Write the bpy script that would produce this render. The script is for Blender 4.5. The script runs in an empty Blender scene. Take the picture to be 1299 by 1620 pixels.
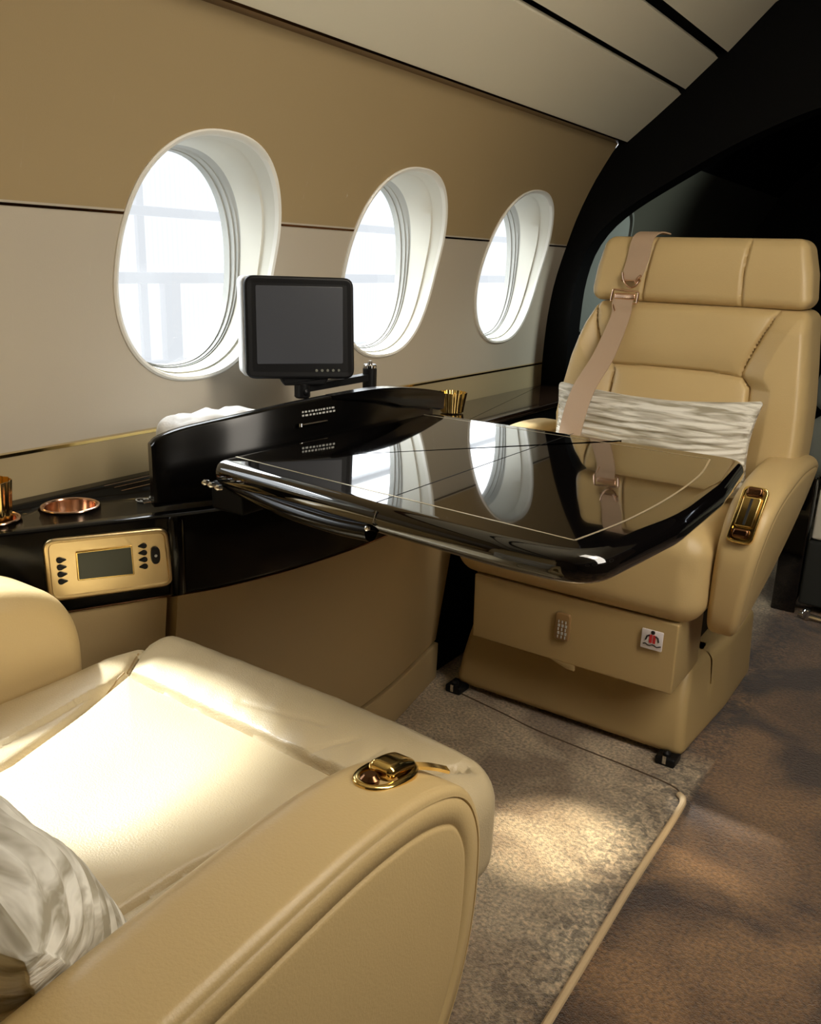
import bpy, bmesh, math, random
from math import sin, cos, pi, sqrt, exp, radians
from mathutils import Vector, Matrix, noise
random.seed(3)
scn = bpy.context.scene
COL = scn.collection

# ---------------------------------------------------------------- materials
def srgb(r, g, b):
    f = lambda c: (c/255/12.92) if c <= 10 else ((c/255+.055)/1.055)**2.4
    return (f(r), f(g), f(b), 1)
def mat(name, col, rough=.5, metal=0, coat=0, bump=0, bscale=400, bdist=.001, var=0, vscale=8, emis=None, es=0, spec=.5, sheen=0, coatr=.03):
    m = bpy.data.materials.new(name); m.use_nodes = True
    nt = m.node_tree; b = nt.nodes['Principled BSDF']
    b.inputs['Base Color'].default_value = col
    b.inputs['Roughness'].default_value = rough
    b.inputs['Metallic'].default_value = metal
    b.inputs['Coat Weight'].default_value = coat
    b.inputs['Coat Roughness'].default_value = coatr
    b.inputs['Specular IOR Level'].default_value = spec
    b.inputs['Sheen Weight'].default_value = sheen
    if emis:
        b.inputs['Emission Color'].default_value = emis; b.inputs['Emission Strength'].default_value = es
    tc = nt.nodes.new('ShaderNodeTexCoord')
    if bump:
        n = nt.nodes.new('ShaderNodeTexNoise'); n.inputs['Scale'].default_value = bscale; n.inputs['Detail'].default_value = 3
        nt.links.new(tc.outputs['Object'], n.inputs['Vector'])
        bp = nt.nodes.new('ShaderNodeBump'); bp.inputs['Strength'].default_value = bump; bp.inputs['Distance'].default_value = bdist
        nt.links.new(n.outputs['Fac'], bp.inputs['Height']); nt.links.new(bp.outputs['Normal'], b.inputs['Normal'])
    if var:
        n2 = nt.nodes.new('ShaderNodeTexNoise'); n2.inputs['Scale'].default_value = vscale; n2.inputs['Detail'].default_value = 4
        nt.links.new(tc.outputs['Object'], n2.inputs['Vector'])
        mx = nt.nodes.new('ShaderNodeMix'); mx.data_type = 'RGBA'
        mx.inputs[6].default_value = tuple(c*(1-var) for c in col[:3])+(1,)
        mx.inputs[7].default_value = tuple(min(1, c*(1+var)) for c in col[:3])+(1,)
        nt.links.new(n2.outputs['Fac'], mx.inputs[0]); nt.links.new(mx.outputs[2], b.inputs['Base Color'])
    return m

LEATHER = mat('cream_leather', srgb(196,170,120), .42, bump=.35, bscale=420, bdist=.0008, var=.05, vscale=5, coat=.08, coatr=.35)
LEATHER_N = mat('cream_leather_pebbled', srgb(190,172,136), .36, bump=.6, bscale=520, bdist=.001, var=.05, vscale=6, coat=.15, coatr=.3)
STITCH = mat('seam_thread', srgb(150,124,80), .6)
BLACK = mat('black_lacquer', (.0025,.002,.002,1), .05, coat=1, coatr=.015, spec=.5)
BLACKG = mat('black_gloss_dim', (.002,.0018,.0018,1), .16, spec=.25)
BLACKM = mat('black_satin', (.0015,.0015,.0016,1), .5, spec=.12)
BLACKP = mat('black_plastic', (.007,.007,.0075,1), .4, spec=.25)
ESPRESSO = mat('espresso_gloss_top', srgb(38,26,18), .12, coat=.6, spec=.4)
GOLD = mat('polished_gold', (.83,.60,.22,1), .14, 1)
GOLDM = mat('brushed_pale_gold', (.80,.62,.34,1), .3, 1, bump=.15, bscale=60, bdist=.002)
BRONZE = mat('dark_bronze', (.18,.09,.045,1), .2, 1)
ROSE = mat('rose_gold', (.75,.50,.36,1), .18, 1)
CHROME = mat('chrome', (.8,.8,.8,1), .12, 1)
WHITE = mat('white_cloth', srgb(235,235,235), .8, bump=.5, bscale=30, bdist=.01)
LINING = mat('window_lining', srgb(222,220,208), .5)
GASKET = mat('window_gasket', srgb(178,178,172), .5)
BEZEL = mat('window_bezel', srgb(240,238,230), .3)
PANELC = mat('ceiling_panel_fabric', srgb(216,208,184), .75, bump=.2, bscale=600, bdist=.0006)
CONL = mat('console_leather', srgb(182,158,114), .5, bump=.3, bscale=400, bdist=.0006)
CREAM_P = mat('cream_shroud', srgb(182,157,108), .42, bump=.15, bscale=300, bdist=.0005)
WEB = mat('belt_webbing', srgb(178,152,126), .6, bump=.5, bscale=900, bdist=.0005)
SCREEN = mat('screen_dark', (.03,.03,.032,1), .28, emis=(.5,.5,.52,1), es=.05)
LCD = mat('lcd_green_grey', srgb(52,56,44), .3)
GREYW = mat('grey_white_plastic', srgb(205,205,205), .4)
REDM = mat('red_print', srgb(190,40,40), .6)
INK = mat('black_print', srgb(20,20,20), .6)
PRINT = mat('white_print', srgb(190,190,185), .5)
INLAY = mat('pale_gold_inlay', (.85,.75,.55,1), .35, .8)
LABELW = mat('label_white', srgb(235,228,228), .5)
GREYC = mat('grey_upholstery', srgb(120,122,112), .8, bump=.4, bscale=200)
DGREY = mat('dark_grey_fabric', srgb(42,42,36), .8)
CREAMW = mat('cream_white_panel', srgb(225,215,195), .5)

def pillow_mat():
    m = mat('striped_linen', srgb(208,202,186), .85)
    nt = m.node_tree; b = nt.nodes['Principled BSDF']; tc = nt.nodes.new('ShaderNodeTexCoord')
    mp = nt.nodes.new('ShaderNodeMapping'); mp.inputs['Scale'].default_value = (9, 30, 105)
    n = nt.nodes.new('ShaderNodeTexNoise'); n.inputs['Scale'].default_value = 1.0; n.inputs['Detail'].default_value = 3; n.inputs['Distortion'].default_value = .6
    nt.links.new(tc.outputs['Object'], mp.inputs['Vector']); nt.links.new(mp.outputs[0], n.inputs['Vector'])
    cr = nt.nodes.new('ShaderNodeValToRGB')
    cr.color_ramp.elements[0].position = .38; cr.color_ramp.elements[0].color = srgb(158,150,130)
    cr.color_ramp.elements[1].position = .58; cr.color_ramp.elements[1].color = srgb(228,224,212)
    nt.links.new(n.outputs['Fac'], cr.inputs['Fac']); nt.links.new(cr.outputs['Color'], b.inputs['Base Color'])
    bp = nt.nodes.new('ShaderNodeBump'); bp.inputs['Strength'].default_value = .8; bp.inputs['Distance'].default_value = .006
    nt.links.new(n.outputs['Fac'], bp.inputs['Height']); nt.links.new(bp.outputs['Normal'], b.inputs['Normal'])
    return m
PILLOW = pillow_mat()

def glass_mat():
    m = bpy.data.materials.new('window_acrylic'); m.use_nodes = True; nt = m.node_tree; nt.nodes.clear()
    o = nt.nodes.new('ShaderNodeOutputMaterial'); mx = nt.nodes.new('ShaderNodeMixShader')
    t = nt.nodes.new('ShaderNodeBsdfTransparent'); g = nt.nodes.new('ShaderNodeBsdfGlossy'); g.inputs['Roughness'].default_value = .02
    t.inputs['Color'].default_value = (.96,.975,.97,1); mx.inputs[0].default_value = .05
    nt.links.new(t.outputs[0], mx.inputs[1]); nt.links.new(g.outputs[0], mx.inputs[2]); nt.links.new(mx.outputs[0], o.inputs[0])
    return m
GLASS = glass_mat()

def wall_mat():
    m = mat('wall_panels', srgb(190,176,150), .7, bump=.2, bscale=500, bdist=.0006)
    nt = m.node_tree; b = nt.nodes['Principled BSDF']
    g = nt.nodes.new('ShaderNodeNewGeometry'); s = nt.nodes.new('ShaderNodeSeparateXYZ')
    nt.links.new(g.outputs['Position'], s.inputs[0])
    cr = nt.nodes.new('ShaderNodeValToRGB'); cr.color_ramp.interpolation = 'CONSTANT'
    e = cr.color_ramp.elements
    e[0].position = 0; e[0].color = srgb(176,158,120)
    e[1].position = .690/2; e[1].color = srgb(192,182,164)
    n = e.new(1.057/2); n.color = srgb(165,144,105)
    d = nt.nodes.new('ShaderNodeMath'); d.operation = 'DIVIDE'; d.inputs[1].default_value = 2
    nt.links.new(s.outputs['Z'], d.inputs[0]); nt.links.new(d.outputs[0], cr.inputs['Fac']); nt.links.new(cr.outputs['Color'], b.inputs['Base Color'])
    return m
WALL = wall_mat()

def carpet_mat():
    m = mat('carpet', srgb(150,128,100), .95, sheen=.25)
    nt = m.node_tree; b = nt.nodes['Principled BSDF']; L = nt.links.new
    g = nt.nodes.new('ShaderNodeNewGeometry'); s = nt.nodes.new('ShaderNodeSeparateXYZ'); L(g.outputs['Position'], s.inputs[0])
    def nz(scale, det=3, dist=0):
        n = nt.nodes.new('ShaderNodeTexNoise'); n.inputs['Scale'].default_value = scale; n.inputs['Detail'].default_value = det; n.inputs['Distortion'].default_value = dist
        L(g.outputs['Position'], n.inputs['Vector']); return n
    n1 = nz(4.5, 4, .8); n2 = nz(150, 3); n3 = nz(420, 2)
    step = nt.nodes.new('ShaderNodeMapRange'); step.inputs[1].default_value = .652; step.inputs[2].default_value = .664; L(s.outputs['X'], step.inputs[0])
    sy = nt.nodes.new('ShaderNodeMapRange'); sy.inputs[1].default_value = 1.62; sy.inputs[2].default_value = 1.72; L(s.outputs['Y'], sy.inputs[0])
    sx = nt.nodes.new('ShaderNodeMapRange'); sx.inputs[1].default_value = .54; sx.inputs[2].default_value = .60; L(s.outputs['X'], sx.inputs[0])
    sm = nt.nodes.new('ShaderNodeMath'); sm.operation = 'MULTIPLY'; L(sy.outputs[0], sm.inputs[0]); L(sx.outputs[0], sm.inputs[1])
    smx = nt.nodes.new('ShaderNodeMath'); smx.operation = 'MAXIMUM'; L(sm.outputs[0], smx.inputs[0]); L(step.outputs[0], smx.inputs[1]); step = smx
    def ramp(c0, c1, p0=.35, p1=.65):
        r = nt.nodes.new('ShaderNodeValToRGB'); r.color_ramp.elements[0].position = p0; r.color_ramp.elements[0].color = c0
        r.color_ramp.elements[1].position = p1; r.color_ramp.elements[1].color = c1; L(n1.outputs['Fac'], r.inputs['Fac']); return r
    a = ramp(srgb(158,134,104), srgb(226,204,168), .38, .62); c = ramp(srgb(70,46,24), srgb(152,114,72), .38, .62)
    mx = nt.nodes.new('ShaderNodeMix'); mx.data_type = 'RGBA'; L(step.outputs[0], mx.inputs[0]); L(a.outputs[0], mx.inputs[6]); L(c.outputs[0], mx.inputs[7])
    mu = nt.nodes.new('ShaderNodeMix'); mu.data_type = 'RGBA'; mu.blend_type = 'MULTIPLY'; mu.inputs[0].default_value = 1
    r2 = nt.nodes.new('ShaderNodeMapRange'); r2.inputs[1].default_value = .3; r2.inputs[2].default_value = .7; r2.inputs[3].default_value = .5; r2.inputs[4].default_value = 1.35
    L(n2.outputs['Fac'], r2.inputs[0]); L(mx.outputs[2], mu.inputs[6]); L(r2.outputs[0], mu.inputs[7]); L(mu.outputs[2], b.inputs['Base Color'])
    n4 = nz(55, 3, 1.2)
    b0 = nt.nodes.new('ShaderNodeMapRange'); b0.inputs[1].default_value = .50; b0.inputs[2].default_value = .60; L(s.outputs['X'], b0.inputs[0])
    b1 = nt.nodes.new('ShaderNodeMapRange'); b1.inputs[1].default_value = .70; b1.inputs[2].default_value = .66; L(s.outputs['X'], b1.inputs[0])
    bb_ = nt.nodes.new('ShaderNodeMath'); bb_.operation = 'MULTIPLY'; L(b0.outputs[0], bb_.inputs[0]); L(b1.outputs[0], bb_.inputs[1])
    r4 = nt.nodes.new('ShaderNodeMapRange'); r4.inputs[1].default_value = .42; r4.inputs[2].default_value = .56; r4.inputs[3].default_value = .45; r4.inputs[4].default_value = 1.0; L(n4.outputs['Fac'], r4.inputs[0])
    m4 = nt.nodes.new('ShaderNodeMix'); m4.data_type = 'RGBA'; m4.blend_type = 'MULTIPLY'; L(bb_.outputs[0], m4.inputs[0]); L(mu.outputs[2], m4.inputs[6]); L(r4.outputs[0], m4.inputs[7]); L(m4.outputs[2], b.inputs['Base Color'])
    ad = nt.nodes.new('ShaderNodeMath'); ad.operation = 'ADD'; L(n2.outputs['Fac'], ad.inputs[0]); L(n3.outputs['Fac'], ad.inputs[1])
    bp = nt.nodes.new('ShaderNodeBump'); bp.inputs['Strength'].default_value = .9; bp.inputs['Distance'].default_value = .006
    L(ad.outputs[0], bp.inputs['Height']); L(bp.outputs['Normal'], b.inputs['Normal'])
    return m
CARPET = carpet_mat()

# ---------------------------------------------------------------- object helpers
def link(name, bm, m, parent=None, sharp=35, smooth=True, kind=None):
    me = bpy.data.meshes.new(name)
    bmesh.ops.recalc_face_normals(bm, faces=bm.faces)
    bm.to_mesh(me); bm.free()
    for mm in (m if isinstance(m, (list, tuple)) else [m]): me.materials.append(mm)
    if smooth:
        for p in me.polygons: p.use_smooth = True
        me.set_sharp_from_angle(angle=radians(sharp))
    o = bpy.data.objects.new(name, me); COL.objects.link(o)
    if parent is not None:
        o.parent = parent; o.matrix_parent_inverse = Matrix.Translation(parent.location).inverted() if parent.parent is None else Matrix()
        if parent.parent is not None:      # sub-part: parent sits at its thing's frame
            o.matrix_parent_inverse = (parent_world(parent)).inverted()
    if kind: o['kind'] = kind
    return o
def parent_world(p):
    if p.parent is None: return Matrix.Translation(p.location)
    return parent_world(p.parent) @ p.matrix_parent_inverse @ Matrix.Translation(p.location)
def thing(name, label, cat, loc, group=None):
    o = bpy.data.objects.new(name, None); COL.objects.link(o); o.location = loc; o.empty_display_size = .05
    o['label'] = label; o['category'] = cat
    if group: o['group'] = group
    return o
def tag(o, label, cat, group=None):
    o['label'] = label; o['category'] = cat
    if group: o['group'] = group
    return o
def struct_root(name, loc=(0,0,0)):
    o = bpy.data.objects.new(name, None); COL.objects.link(o); o.location = loc; o['kind'] = 'structure'; o.empty_display_size = .05
    return o

# ---------------------------------------------------------------- shape helpers
def catmull(pts, n=8, closed=True):
    out = []; N = len(pts); rng = range(N if closed else N-1)
    for i in rng:
        if closed: p = [Vector(pts[(i+k-1) % N]) for k in range(4)]
        else: p = [Vector(pts[max(0, min(N-1, i+k-1))]) for k in range(4)]
        for j in range(n):
            t = j/n
            out.append(.5*((2*p[1])+(-p[0]+p[2])*t+(2*p[0]-5*p[1]+4*p[2]-p[3])*t*t+(-p[0]+3*p[1]-3*p[2]+p[3])*t**3))
    if not closed: out.append(Vector(pts[-1]))
    return out
def rpoly(pts, rad, seg=6):
    out = []; N = len(pts)
    if not isinstance(rad, (list, tuple)): rad = [rad]*N
    for i in range(N):
        p = Vector(pts[i]); a = Vector(pts[i-1])-p; b = Vector(pts[(i+1) % N])-p; r = rad[i]
        if r <= 1e-6: out.append(p); continue
        la, lb = a.length, b.length; a.normalize(); b.normalize()
        ang = a.angle(b); d = min(r/math.tan(ang/2), la*.49, lb*.49)
        s, e = p+a*d, p+b*d
        for k in range(seg+1):
            t = k/seg
            out.append((1-t)**2*s+2*t*(1-t)*p+t*t*e)
    return out
def area2(p): return sum(p[i-1][0]*p[i][1]-p[i][0]*p[i-1][1] for i in range(len(p)))/2
def slab(bm, outline, w0, w1, r=.004, seg=4, mapf=None, top=None, crown=0, bcrown=0, r1=None):
    """rounded-edge plate: outline in (u,v), thickness along w; top = extra (inset, dw) rings"""
    P = [Vector(p) for p in outline]
    if area2(P) < 0: P.reverse()
    N = len(P); nrm = []
    for i in range(N):
        e1 = (P[i]-P[i-1]); e2 = (P[(i+1) % N]-P[i])
        if e1.length < 1e-9: e1 = e2
        if e2.length < 1e-9: e2 = e1
        e1.normalize(); e2.normalize()
        n1 = Vector((-e1.y, e1.x)); n2 = Vector((-e2.y, e2.x)); n = (n1+n2)
        if n.length < 1e-6: n = n1
        n.normalize(); nrm.append(n/max(.5, n.dot(n1)))
    mapf = mapf or (lambda u, v, w: (u, v, w))
    rings = []
    def ring(ins, w): rings.append([bm.verts.new(mapf(*(P[i]+nrm[i]*ins), w)) for i in range(N)])
    C = sum(P, Vector((0, 0)))/N
    def cap(ins, w, cr, sgn):
        base = [P[i]+nrm[i]*ins for i in range(N)]; res = []
        if not cr: return res
        for s in (.93, .82, .66, .48, .28, .12):
            res.append([bm.verts.new(mapf(*(C+(b-C)*s), w+sgn*cr*(1-s**2.2))) for b in base])
        return res
    r = min(r, (w1-w0)/2*.999); r1 = r if r1 is None else r1
    bot = cap(r, w0, bcrown, -1)
    for b in reversed(bot): rings.append(b)
    for k in range(seg+1):
        a = pi/2*k/seg; ring(r*(1-sin(a)), w0+r*(1-cos(a)))
    for k in range(seg+1):
        a = pi/2*k/seg; ring(r1*(1-cos(a)), w1-r1*(1-sin(a)))
    li, lw = r1, w1
    if not top and not crown: top = [(r1*1.25+.0001, 0)]
    elif top and not crown: top = list(top)+[(top[-1][0]+.0008, top[-1][1])]
    for (ins, dw) in (top or []): ring(ins, w1+dw); li, lw = ins, w1+dw
    rings += cap(li, lw, crown, 1)
    for a, b in zip(rings, rings[1:]):
        for i in range(N):
            j = (i+1) % N
            try: bm.faces.new((a[i], a[j], b[j], b[i]))
            except ValueError: pass
    for rg, cr, w_ in ((rings[0], bcrown, w0-bcrown), (rings[-1], crown, lw+crown)):
        if cr:
            cv = bm.verts.new(mapf(C.x, C.y, w_))
            for i in range(N): bm.faces.new((rg[i], rg[(i+1) % N], cv))
        else: bm.faces.new(rg)
    return bm
def lin(a, b, n): return [a+(b-a)*i/n for i in range(n+1)]
TN = (0, .199, .414, .668)
def rgrid(bm, lo, hi, r, n, fn=None):
    """dense rounded box, each surface point passed through fn(p, normal)"""
    ax = []
    for k in range(3):
        c = [lo[k]+r*(1-1/1*0)-r*1 if False else lo[k]]
        c = [lo[k]+r-r*t for t in (1, .668, .414, .199)] + lin(lo[k]+r, hi[k]-r, n[k]) + [hi[k]-r+r*t for t in (.199, .414, .668, 1)]
        ax.append(c)
    nx, ny, nz = (len(a) for a in ax); V = {}
    L = [lo[k]+r for k in range(3)]; H = [hi[k]-r for k in range(3)]
    def v(i, j, k):
        key = (i, j, k)
        if key not in V:
            p = Vector((ax[0][i], ax[1][j], ax[2][k])); q = Vector([min(max(p[m], L[m]), H[m]) for m in range(3)])
            d = (p-q); d.normalize(); p2 = q+d*r
            V[key] = bm.verts.new(fn(p2, d) if fn else p2)
        return V[key]
    def quad(a, b, c, d): bm.faces.new((v(*a), v(*b), v(*c), v(*d)))
    for i in range(nx-1):
        for j in range(ny-1):
            quad((i,j,0),(i,j+1,0),(i+1,j+1,0),(i+1,j,0)); quad((i,j,nz-1),(i+1,j,nz-1),(i+1,j+1,nz-1),(i,j+1,nz-1))
    for i in range(nx-1):
        for k in range(nz-1):
            quad((i,0,k),(i+1,0,k),(i+1,0,k+1),(i,0,k+1)); quad((i,ny-1,k),(i,ny-1,k+1),(i+1,ny-1,k+1),(i+1,ny-1,k))
    for j in range(ny-1):
        for k in range(nz-1):
            quad((0,j,k),(0,j,k+1),(0,j+1,k+1),(0,j+1,k)); quad((nx-1,j,k),(nx-1,j+1,k),(nx-1,j+1,k+1),(nx-1,j,k+1))
    return bm
def box(bm, lo, hi, r=.003, fn=None): return rgrid(bm, lo, hi, min(r, *[(hi[k]-lo[k])/2*.98 for k in range(3)]), (1,1,1), fn)
def segdist(u, v, a, b):
    dx, dy = b[0]-a[0], b[1]-a[1]; t = max(0, min(1, ((u-a[0])*dx+(v-a[1])*dy)/(dx*dx+dy*dy+1e-12)))
    return sqrt((u-a[0]-t*dx)**2+(v-a[1]-t*dy)**2)
def polydist(u, v, polys): return min(segdist(u, v, p[i], p[i+1]) for p in polys for i in range(len(p)-1))
def tube(bm, pts, r, seg=10, closed=False, r2=None):
    pts = [Vector(p) for p in pts]; N = len(pts); rings = []; up = Vector((0,0,1)); prev = None
    for i in range(N):
        if closed: t = pts[(i+1) % N]-pts[i-1]
        else: t = pts[min(N-1, i+1)]-pts[max(0, i-1)]
        t.normalize()
        if prev is None:
            a = t.cross(up)
            if a.length < .1: a = t.cross(Vector((1,0,0)))
        else:
            a = prev-t*prev.dot(t)
        a.normalize(); prev = a; b = t.cross(a)
        rr = r if r2 is None else r+(r2-r)*i/(N-1)
        rings.append([bm.verts.new(pts[i]+(a*cos(2*pi*k/seg)+b*sin(2*pi*k/seg))*rr) for k in range(seg)])
    M = N if closed else N-1
    for i in range(M):
        a, b = rings[i], rings[(i+1) % N]
        for k in range(seg): bm.faces.new((a[k], a[(k+1) % seg], b[(k+1) % seg], b[k]))
    if not closed: bm.faces.new(rings[0]); bm.faces.new(rings[-1])
    return bm
def lathe(bm, prof, c, seg=32, axis=None, caps=True):
    """prof = (radius, height) list; axis = matrix"""
    A = axis or Matrix(); rings = []; c = Vector(c)
    for (r, h) in prof:
        rings.append([bm.verts.new(c+A.to_3x3() @ Vector((max(r,1e-5)*cos(2*pi*k/seg), max(r,1e-5)*sin(2*pi*k/seg), h))) for k in range(seg)])
    for a, b in zip(rings, rings[1:]):
        for k in range(seg): bm.faces.new((a[k], a[(k+1) % seg], b[(k+1) % seg], b[k]))
    if caps: bm.faces.new(rings[0]); bm.faces.new(rings[-1])
    else:
        a, b = rings[-1], rings[0]
        for k in range(seg): bm.faces.new((a[k], a[(k+1) % seg], b[(k+1) % seg], b[k]))
    return bm
def ribbon(bm, rows, th=.002, n=6):
    """strap from (left, right) point rows"""
    Ls = catmull([r[0] for r in rows], n, False); Rs = catmull([r[1] for r in rows], n, False)
    V = []
    for i in range(len(Ls)):
        t = Ls[min(i+1, len(Ls)-1)]-Ls[max(0, i-1)]; nn = t.cross(Rs[i]-Ls[i]); nn.normalize(); nn *= th/2
        V.append([bm.verts.new(Ls[i]+nn), bm.verts.new(Rs[i]+nn), bm.verts.new(Rs[i]-nn), bm.verts.new(Ls[i]-nn)])
    for a, b in zip(V, V[1:]):
        for k in range(4): bm.faces.new((a[k], a[(k+1) % 4], b[(k+1) % 4], b[k]))
    bm.faces.new(V[0]); bm.faces.new(V[-1])
    return bm
NB = bmesh.new

# ================================================================ SHELL
PROF = [(-.228,-.02),(-.230,.40),(-.233,.594),(-.235,.69),(-.229,.83),(-.212,.95),(-.182,1.057),(-.150,1.153),(-.105,1.249),(-.042,1.352)]
PC = catmull([(b, a) for a, b in PROF], 10, False)       # (z, x)
def wx(z):
    if z <= PC[0][0]: return PC[0][1]
    for a, b in zip(PC, PC[1:]):
        if a[0] <= z <= b[0]: return a[1]+(b[1]-a[1])*(z-a[0])/(b[0]-a[0]+1e-12)
    return PC[-1][1]
WIN = [(.515,.985),(1.105,.985),(1.695,.985),(2.285,.985)]
WA, WB = .186, .212
def oval(c, a, b, n=64, e=2.35):
    out = []
    for k in range(n):
        t = 2*pi*k/n; ct, st = cos(t), sin(t)
        out.append((c[0]+a*math.copysign(abs(ct)**(2/e), ct), c[1]+b*math.copysign(abs(st)**(2/e), st)))
    return out
Y0, Y1 = -1.3, 2.6
bm = NB()
def wv(y, z): return bm.verts.new((wx(z), y, z))
def strip(y0, y1, z0, z1, ny, nz):
    g = [[wv(y0+(y1-y0)*i/ny, z0+(z1-z0)*j/nz) for j in range(nz+1)] for i in range(ny+1)]
    for i in range(ny):
        for j in range(nz): bm.faces.new((g[i][j], g[i+1][j], g[i+1][j+1], g[i][j+1]))
strip(Y0, Y1, -.0, .7515, 8, 16); strip(Y0, Y1, 1.2185, 1.352, 8, 8)
ys = [Y0]; cells = []
for (cy, cz) in WIN: cells.append((cy-.23, cy+.23, cy, cz))
prev = Y0
for (a, b, cy, cz) in cells:
    strip(prev, a, .75, 1.22, 4, 20)
    prev = b
    n = 96; ov = oval((cy, cz), WA-.003, WB-.003, n)
    rings = []
    rect = []
    for k in range(n):
        dy, dz = ov[k][0]-cy, ov[k][1]-cz
        s = min((.23/abs(dy)) if abs(dy) > 1e-9 else 1e9, ((1.22-cz if dz > 0 else cz-.75)/abs(dz)) if abs(dz) > 1e-9 else 1e9)
        rect.append((cy+dy*s, cz+dz*s))
    for j in range(6):
        t = j/5; rings.append([wv(o[0]+(q[0]-o[0])*t, o[1]+(q[1]-o[1])*t) for o, q in zip(ov, rect)])
    for r0, r1 in zip(rings, rings[1:]):
        for k in range(n): bm.faces.new((r0[k], r0[(k+1) % n], r1[(k+1) % n], r1[k]))
    # true rectangle corners
    for (yy, zz) in ((a,.75),(b,.75),(a,1.22),(b,1.22)):
        ks = sorted(range(n), key=lambda k: (rect[k][0]-yy)**2+(rect[k][1]-zz)**2)[:2]
        if (rect[ks[0]][0]-yy)**2+(rect[ks[0]][1]-zz)**2 > 1e-8: bm.faces.new((rings[-1][ks[0]], rings[-1][ks[1]], wv(yy, zz)))
strip(prev, Y1, .75, 1.22, 2, 20)
link('wall_left', bm, WALL, kind='structure', sharp=60)

for i, (cy, cz) in enumerate(WIN):
    w = struct_root('window_%d' % (i if i else 9), (wx(cz), cy, cz))
    def loft(name, rings, m, closed=False):
        b = NB(); R = []
        for (a, bb, dx, lean, rr) in rings:
            R.append([b.verts.new((wx(cz+(p[1]-cz)*lean)*lean+(1-lean)*wx(cz)+dx, p[0], p[1])) for p in oval((cy+rr, cz), a, bb, 96)])
        for r0, r1 in zip(R, R[1:]):
            for k in range(96): b.faces.new((r0[k], r0[(k+1) % 96], r1[(k+1) % 96], r1[k]))
        if closed: b.faces.new(R[-1])
        return link(name, b, m, w, sharp=40)
    # raised bezel ring, flared lining, gasket steps, pane
    loft('bezel', [(WA+.001,WB+.001,-.004,1,0),(WA+.001,WB+.001,.003,1,0),(WA-.002,WB-.002,.006,1,0),(WA-.007,WB-.007,.004,1,0),(WA-.009,WB-.009,-.004,1,0)], BEZEL)
    loft('outer_reveal', [(WA-.009,WB-.009,-.004,1,0),(WA-.012,WB-.010,-.022,.95,0),(WA-.013,WB-.011,-.026,.95,0)], LINING)
    loft('lining', [(WA-.013,WB-.011,-.026,.95,0),(WA-.017,WB-.013,-.025,.9,0),(WA-.021,WB-.015,-.045,.7,0),(WA-.0255,WB-.017,-.066,.6,0)], LINING)
    loft('gasket', [(WA-.0255,WB-.017,-.066,.6,0),(WA-.026,WB-.0175,-.070,.6,0),(WA-.029,WB-.0185,-.069,.5,0),(WA-.0295,WB-.019,-.076,.45,0),(WA-.0325,WB-.020,-.075,.4,0),(WA-.033,WB-.0205,-.086,.35,0),(WA-.036,WB-.022,-.085,.3,0),(WA-.0365,WB-.0225,-.10,.3,0)], GASKET)
    loft('pane', [(WA-.035,WB-.021,-.090,.3,0),(.04,.04,-.090,.3,0)], GLASS, True)

# seam trims on the wall
def wall_trim(name, z, y0, y1, h, m, proud=.0015):
    b = NB(); prev = None
    for y in (y0, y1):
        v = [b.verts.new((wx(zz)+p, y, zz)) for zz, p in ((z-h/2,-.003),(z-h/2,proud),(z+h/2,proud),(z+h/2,-.003))]
        if prev:
            for k in range(4): b.faces.new((prev[k], prev[(k+1) % 4], v[(k+1) % 4], v[k]))
        else: b.faces.new(v)
        prev = v
    b.faces.new(prev)
    return link(name, b, m, kind='structure', smooth=False)
hb = WA*.965
ed_ = [Y0]
for w_ in WIN: ed_ += [w_[0]-hb, w_[0]+hb]
ed_.append(Y1)
for k in range(0, len(ed_), 2):
    wall_trim('trim_%d' % (k//2+11), 1.057, ed_[k], ed_[k+1], .004, BRONZE)
wall_trim('trim_5', .690, Y0, Y1, .005, GOLD)

# ceiling : three left panels with black gaps, plus the far half
CE = [(-.016,1.352),(.130,1.472),(.141,1.484),(.221,1.556),(.244,1.566),(.353,1.675),(.50,1.76),(.70,1.825),(.94,1.845)]
ceil = struct_root('ceiling', (0,0,1.35))
def panel(pts, name='ceiling_panel', m=PANELC, y0=Y0, y1=Y1-.004, th=.02):
    b = NB(); c = Vector((.94, .6)); P = [Vector(p) for p in pts]; Q = []
    for i, p in enumerate(P):
        t = P[min(i+1, len(P)-1)]-P[max(0, i-1)]; t.normalize(); Q.append(p+Vector((-t.y, t.x))*th)
    pr_ = P+Q[::-1]
    A = [b.verts.new((p[0], y0, p[1])) for p in pr_]; B = [b.verts.new((p[0], y1, p[1])) for p in pr_]
    n = len(pr_)
    for k in range(n): b.faces.new((A[k], A[(k+1) % n], B[(k+1) % n], B[k]))
    b.faces.new(A); b.faces.new(B)
    return link(name, b, m, ceil, sharp=20)
panel([(-.016,1.352),(.055,1.409),(.130,1.472)]); panel([(.141,1.484),(.181,1.520),(.221,1.556)])
panel([(.246,1.568),(.30,1.622),(.353,1.675),(.50,1.76),(.70,1.825),(.94,1.845)])
panel([(.94,1.845),(1.18,1.825),(1.38,1.76),(1.53,1.675),(1.75,1.48),(1.90,1.352)])
b = NB(); pts = [(-.045,1.352),(-.05,1.372),(.055,1.45),(.20,1.575),(.33,1.71),(.5,1.80),(.94,1.88),(1.4,1.80),(1.93,1.40)]
A = [b.verts.new((p[0], Y0, p[1])) for p in pts]; B = [b.verts.new((p[0], Y1, p[1])) for p in pts]
for k in range(len(pts)-1): b.faces.new((A[k], A[k+1], B[k+1], B[k]))
link('ceiling_backing', b, BLACKM, ceil)
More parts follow.
